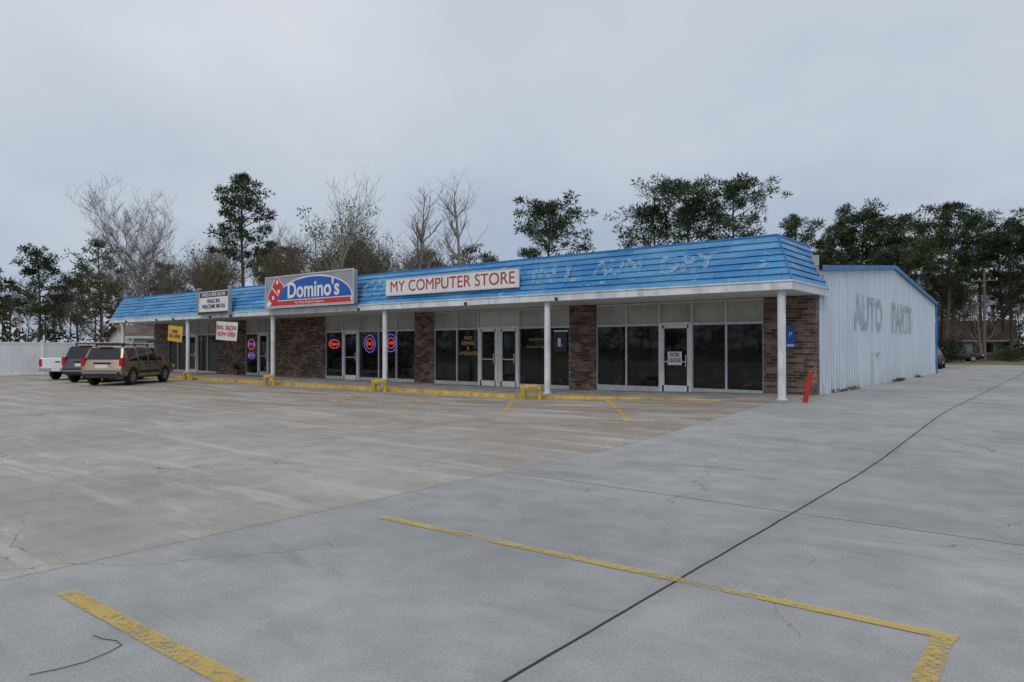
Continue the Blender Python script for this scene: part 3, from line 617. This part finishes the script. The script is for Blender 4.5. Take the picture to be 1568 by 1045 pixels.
# ------------------------------------------------------------------ vehicles
TIRE=simple('tyre_rubber',(.02,.02,.02),.85,.2,8); RIM=simple('wheel_alloy',(.42,.42,.43),.35,.1,5,metal=.7)
CG=simple('car_glass',(.012,.014,.016),.05,.1,2,spec=.6); TL=simple('tail_lamp',(.45,.01,.012),.15,.1,8,spec=.7); HL=simple('lamp_clear',(.6,.6,.6),.1,.05,8); PLATE=simple('number_plate',(.7,.7,.66),.5,.1,20)
def vehicle(name,loc,head,paint,clad,st,axles,wr,W,extras):
    g_=group(name,loc); g_.rotation_euler=(0,0,R(head))
    def add(o,n=None): o.parent=g_
    m=MB(); rings=[]
    for (x,w,wt,zb,zbelt,zt,zc,gs,gt) in st:
        mid=zb+(zbelt-zb)*.42
        half=[(w*.80,zb),(w*.97,zb+.10),(w,mid),(w*.965,zbelt),(wt,zt-.05*(1 if zt-zbelt>.2 else .2)),(wt*.88,zt),(wt*.5,zt+(zc-zt)*.8)]
        pts=[(0,zb)]+half+[(0,zc)]+[(-a,b) for a,b in reversed(half)]
        b=len(m.v); m.v+=[(x,-a,z) for a,z in pts]; rings.append(b)
    n=16; kP=m.mat(paint);kC=m.mat(clad);kG=m.mat(CG)
    for i in range(len(st)-1):
        gs,gt=st[i][7],st[i][8]
        for j in range(n):
            jj=j if j<8 else 15-j
            a,b=rings[i],rings[i+1]; k=kP
            if jj<=1: k=kC
            if jj==4 and gs: k=kG
            if jj>=6 and gt: k=kG
            if jj==5 and gt: k=kP
            m.f.append((a+j,a+(j+1)%n,b+(j+1)%n,b+j)); m.mi.append(k)
    m.f.append(tuple(rings[0]+i for i in range(n))[::-1]); m.mi.append(kP); m.f.append(tuple(rings[-1]+i for i in range(n))); m.mi.append(kP)
    body=m.obj('body',smooth=False)
    bm=bmesh.new(); bm.from_mesh(body.data); bmesh.ops.recalc_face_normals(bm,faces=bm.faces); bm.to_mesh(body.data); bm.free()
    c=MB()
    for ax in axles:
        for s in (-1,1): c.lathe([(0,-.16),(wr+.055,-.16),(wr+.055,.16),(0,.16)],28,DARK,(ax,s*(W-.1),wr),'Y')
    co=c.obj('cut'); bm=bmesh.new(); bm.from_mesh(co.data); bmesh.ops.remove_doubles(bm,verts=bm.verts,dist=1e-5); bmesh.ops.recalc_face_normals(bm,faces=bm.faces); bm.to_mesh(co.data); bm.free()
    md=body.modifiers.new('b','BOOLEAN'); md.object=co; md.operation='DIFFERENCE'; md.solver='EXACT'
    dg=bpy.context.evaluated_depsgraph_get(); me=bpy.data.meshes.new_from_object(body.evaluated_get(dg))
    if len(me.polygons)>50: body.modifiers.clear(); body.data=me
    else: body.modifiers.clear()
    bpy.data.objects.remove(co)
    body.data.polygons.foreach_set('use_smooth',[True]*len(body.data.polygons)); body.data.set_sharp_from_angle(angle=R(32))
    add(body)
    for ax in axles:
        for s in (-1,1):
            m=MB(); y=s*(W-.12); 
            prof=[(wr*.62,.10),(wr*.9,.115),(wr,.08),(wr,-.08),(wr*.9,-.115),(wr*.62,-.10)]
            m.lathe(prof,28,TIRE,(ax,y,wr),'Y'); m.lathe([(0,s*.05),(wr*.64,s*.05)],24,DARK,(ax,y,wr),'Y')
            m.lathe([(wr*.64,s*.095),(wr*.55,s*.085),(wr*.55,s*.04)],24,RIM,(ax,y,wr),'Y')
            for k in range(5):
                a=k*2*math.pi/5+.3; d=Vector((math.cos(a),0,math.sin(a))); t=Vector((-math.sin(a),0,math.cos(a))); o=Vector((ax,y+s*.08,wr))
                m.poly([o+t*.05,o-t*.05,o+d*wr*.6-t*.035,o+d*wr*.6+t*.035],RIM)
            m.lathe([(0,s*.09),(wr*.17,s*.09)],12,RIM,(ax,y,wr),'Y')
            o=m.obj('wheel',smooth=False); add(o)
    e=MB(); extras(e); o=e.obj('trim_and_lamps'); add(o)
    return g_
def suv_st(L,W,H,belt):
    h=H; wt=W*.80
    return [
     (.00,W*.86,W*.80,.42,.62,.66,.66,0,0),
     (.05,W*.95,W*.90,.36,.72,.74,.74,0,0),
     (.13,W*.97,W*.90,.34,.98,1.02,1.02,0,0),
     (.17,W*.985,W*.90,.33,belt,belt+.06,belt+.06,0,1),
     (.40,W*.99,wt,.32,belt,h-.07,h-.05,0,0),
     (.52,W,wt,.30,belt,h-.02,h+.0,1,0),
     (1.22,W,wt*1.01,.28,belt,h,h+.02,0,0),
     (1.32,W,wt*1.01,.28,belt,h,h+.02,1,0),
     (2.05,W,wt*1.01,.28,belt-.01,h,h+.02,0,0),
     (2.15,W,wt*1.01,.28,belt-.01,h,h+.02,1,0),
     (2.75,W,wt,.28,belt-.02,h-.03,h-.01,0,0),
     (2.85,W,wt,.28,belt-.02,h-.05,h-.03,0,1),
     (3.50,W*.99,W*.86,.28,belt-.05,belt+.02,belt+.05,0,0),
     (4.15,W*.96,W*.82,.30,belt-.12,belt-.09,belt-.05,0,0),
     (L-.1,W*.90,W*.76,.34,.80,.82,.84,0,0),
     (L,W*.80,W*.7,.38,.66,.68,.69,0,0)]
def suv_ex(W,H,L,rack=True,lampz=1.0,trim=None):
    def f(e):
        for s in (-1,1):
            a,b=sorted((s*(W*.97),s*(W*.80))); e.box(.07,.20,a,b,.80,1.16,TL)
            a,b=sorted((s*(W+.02),s*(W+.19))); e.box(2.62,2.76,a,b,1.02,1.18,trim or DARK)
            a,b=sorted((s*(W*.93),s*(W*.68))); e.box(L-.16,L-.06,a,b,.66,.80,HL)
            for x in (1.27,2.10,3.02):
                a,b=sorted((s*(W-.01),s*(W+.004))); e.box(x,x+.014,a,b,.42,1.0,DARK)
            for x in (1.75,2.55):
                a,b=sorted((s*(W-.02),s*(W+.03))); e.box(x,x+.16,a,b,.90,.94,DARK)
            a,b=sorted((s*(W-.01),s*(W+.02))); e.box(1.25,2.95,a,b,.50,.60,DARK)
            if rack:
                a,b=sorted((s*W*.60,s*(W*.60+.05))); e.box(.6,2.6,a,b,H+.05,H+.09,DARK)
                for x in (.6,1.5,2.5): e.box(x,x+.08,a,b,H-.01,H+.05,DARK)
        e.box(-.06,.12,-W*.86,W*.86,.40,.58,DARK); e.box(-.075,-.06,-W*.8,W*.8,.52,.57,RIM)
        e.box(.05,.085,-.26,.26,.74,.88,PLATE); e.box(.06,.1,-.35,.35,.93,.97,DARK)
        e.box(.33,.45,-.25,.25,H-.06,H-.02,TL); e.box(.24,.28,-.02,.35,1.22,1.25,DARK)
        e.lathe([(0,-.0),(.04,0),(.04,.1),(0,.1)],8,DARK,(.3,-W*.5,.25))
    return f
TAN=simple('beige_car_paint',(.27,.21,.15),.3,.06,1,metal=.45,coat=.5); TAN2=simple('tan_cladding',(.16,.13,.10),.55,.1,2)
GRY=simple('dark_grey_car_paint',(.045,.05,.055),.3,.06,1,metal=.4,coat=.6); WHC=simple('white_car_paint',(.74,.75,.76),.3,.05,1,coat=.6); BLK=simple('navy_car_paint',(.02,.025,.035),.25,.05,1,coat=.8)
vehicle('beige_suv',(-31.3,12.05,0),127.7,TAN,TAN2,suv_st(4.5,.90,1.64,1.02),(.85,3.50),.36,.90,suv_ex(.90,1.64,4.5))
vehicle('grey_suv',(-34.7,12.5,0),127.7,GRY,DARK,suv_st(4.5,.90,1.70,1.02),(.85,3.50),.36,.90,suv_ex(.90,1.70,4.5))
pw=.92
pst=[(.0,pw*.93,pw*.9,.55,1.00,1.04,1.04,0,0),(.04,pw,pw*.96,.45,1.04,1.08,1.06,0,0),(.10,pw,pw*.96,.42,1.04,1.08,.70,0,0),(1.9,pw,pw*.96,.36,1.04,1.08,.70,0,0),
 (1.95,pw,pw*.96,.36,1.02,1.06,1.08,0,1),(2.15,pw,pw*.78,.34,1.02,1.62,1.64,0,0),(2.25,pw,pw*.79,.34,1.02,1.66,1.69,1,0),(2.75,pw,pw*.79,.34,1.01,1.67,1.70,0,0),(2.83,pw,pw*.79,.34,1.01,1.67,1.70,1,0),(3.45,pw,pw*.78,.34,1.0,1.63,1.66,0,1),
 (4.05,pw*.99,pw*.86,.36,.98,1.04,1.07,0,0),(4.9,pw*.96,pw*.84,.38,.92,.98,1.0,0,0),(5.1,pw*.9,pw*.8,.42,.85,.88,.9,0,0)]
def pex(e):
    for s in (-1,1):
        a,b=sorted((s*pw*.99,s*pw*.84)); e.box(-.02,.10,a,b,.66,1.02,TL)
        a,b=sorted((s*(pw+.02),s*(pw+.2))); e.box(3.3,3.44,a,b,1.02,1.2,WHC)
        a,b=sorted((s*(pw-.01),s*(pw+.004)))
        for x in (1.93,2.78,3.7): e.box(x,x+.014,a,b,.45,1.0,DARK)
    e.box(-.14,.02,-pw*.92,pw*.92,.42,.58,RIM); e.box(-.155,-.14,-.2,.2,.45,.57,PLATE); e.box(-.012,.0,-.12,.12,.86,.92,DARK)
vehicle('white_pickup_truck',(-38.5,12.9,0),127.7,WHC,WHC,pst,(1.05,4.15),.37,pw,pex)
def car_st(L,W):
    return [(.0,W*.8,W*.7,.35,.62,.64,.64,0,0),(.08,W*.93,W*.82,.26,.86,.88,.9,0,0),(.75,W*.98,W*.84,.22,.92,.95,.97,0,1),(1.35,W,W*.72,.2,.92,1.36,1.38,1,0),(2.0,W,W*.72,.2,.91,1.42,1.44,0,0),(2.08,W,W*.72,.2,.91,1.42,1.44,1,0),(2.75,W,W*.71,.2,.9,1.38,1.4,0,1),(3.45,W*.99,W*.84,.2,.86,.92,.95,0,0),(4.3,W*.93,W*.8,.24,.7,.74,.76,0,0),(L,W*.78,W*.7,.3,.55,.57,.58,0,0)]
def cex(W,L):
    def f(e):
        for s in (-1,1):
            a,b=sorted((s*W*.9,s*W*.6)); e.box(.03,.1,a,b,.68,.82,TL)
            a,b=sorted((s*W*.88,s*W*.6)); e.box(L-.22,L-.1,a,b,.56,.68,HL)
            a,b=sorted((s*(W+.01),s*(W+.15))); e.box(2.85,2.97,a,b,.9,1.02,DARK)
        e.box(.0,.09,-.25,.25,.6,.72,PLATE)
    return f
vehicle('dark_sedan',(-11.4,79.5,.22),22,BLK,DARK,car_st(4.6,.88),(.85,3.6),.32,.88,cex(.88,4.6))
vehicle('dark_sedan',(-7.3,49.5,.24),94,GRY,DARK,car_st(4.6,.88),(.85,3.6),.32,.88,cex(.88,4.6))
# ------------------------------------------------------------------ sky & light
SUN_EL,SUN_AZ=R(48),R(160)
w=bpy.data.worlds.new("World"); sc.world=w; w.use_nodes=True; g=G(w.node_tree); bg=w.node_tree.nodes['Background']
sk=g.n('ShaderNodeTexSky',sky_type='NISHITA'); sk.sun_disc=False; sk.sun_elevation=SUN_EL; sk.sun_rotation=SUN_AZ
d=g.coord('Generated'); x,y,z=g.sep(d)
zz=g.m('ADD',g.m('MAXIMUM',z,0.),.28)
pv=g.comb(g.m('DIVIDE',x,zz),g.m('DIVIDE',y,zz),0.)
n1=g.noise(pv,.75,5,.5,.3); n2=g.noise(pv,2.2,3,.5)
f=g.m('ADD',g.ss(z,.02,.45,.08,.58),g.m('MULTIPLY',g.m('SUBTRACT',n1,.5),1.5))
f=g.m('ADD',f,g.m('MULTIPLY',g.m('SUBTRACT',n2,.5),.45),clamp=True)
cl=g.mix(f,(.40,.475,.59),(.74,.77,.82))
cl10=g.mix(1,cl,(10.,10.,10.),'MULTIPLY')
g.put(bg.inputs[0],g.mix(.95,sk.outputs[0],cl10)); bg.inputs[1].default_value=.1
ld=bpy.data.lights.new('sun','SUN'); ld.energy=1.1; ld.angle=R(25); ld.color=(1,.97,.92); lo=bpy.data.objects.new('sun',ld); sc.collection.objects.link(lo)
sd=Vector((math.sin(SUN_AZ)*math.cos(SUN_EL),math.cos(SUN_AZ)*math.cos(SUN_EL),math.sin(SUN_EL))); lo.rotation_euler=(-sd).to_track_quat('-Z','Y').to_euler()
sc.view_settings.view_transform='Standard'; sc.view_settings.look='None'; sc.view_settings.exposure=0
cd=bpy.data.cameras.new('camera'); cam=bpy.data.objects.new('camera',cd); sc.collection.objects.link(cam); sc.camera=cam
cd.sensor_width=36; cd.lens=24.8; cd.clip_end=4000; cam.location=(0,0,1.6); cam.rotation_euler=(R(90.5),0,R(38.7))
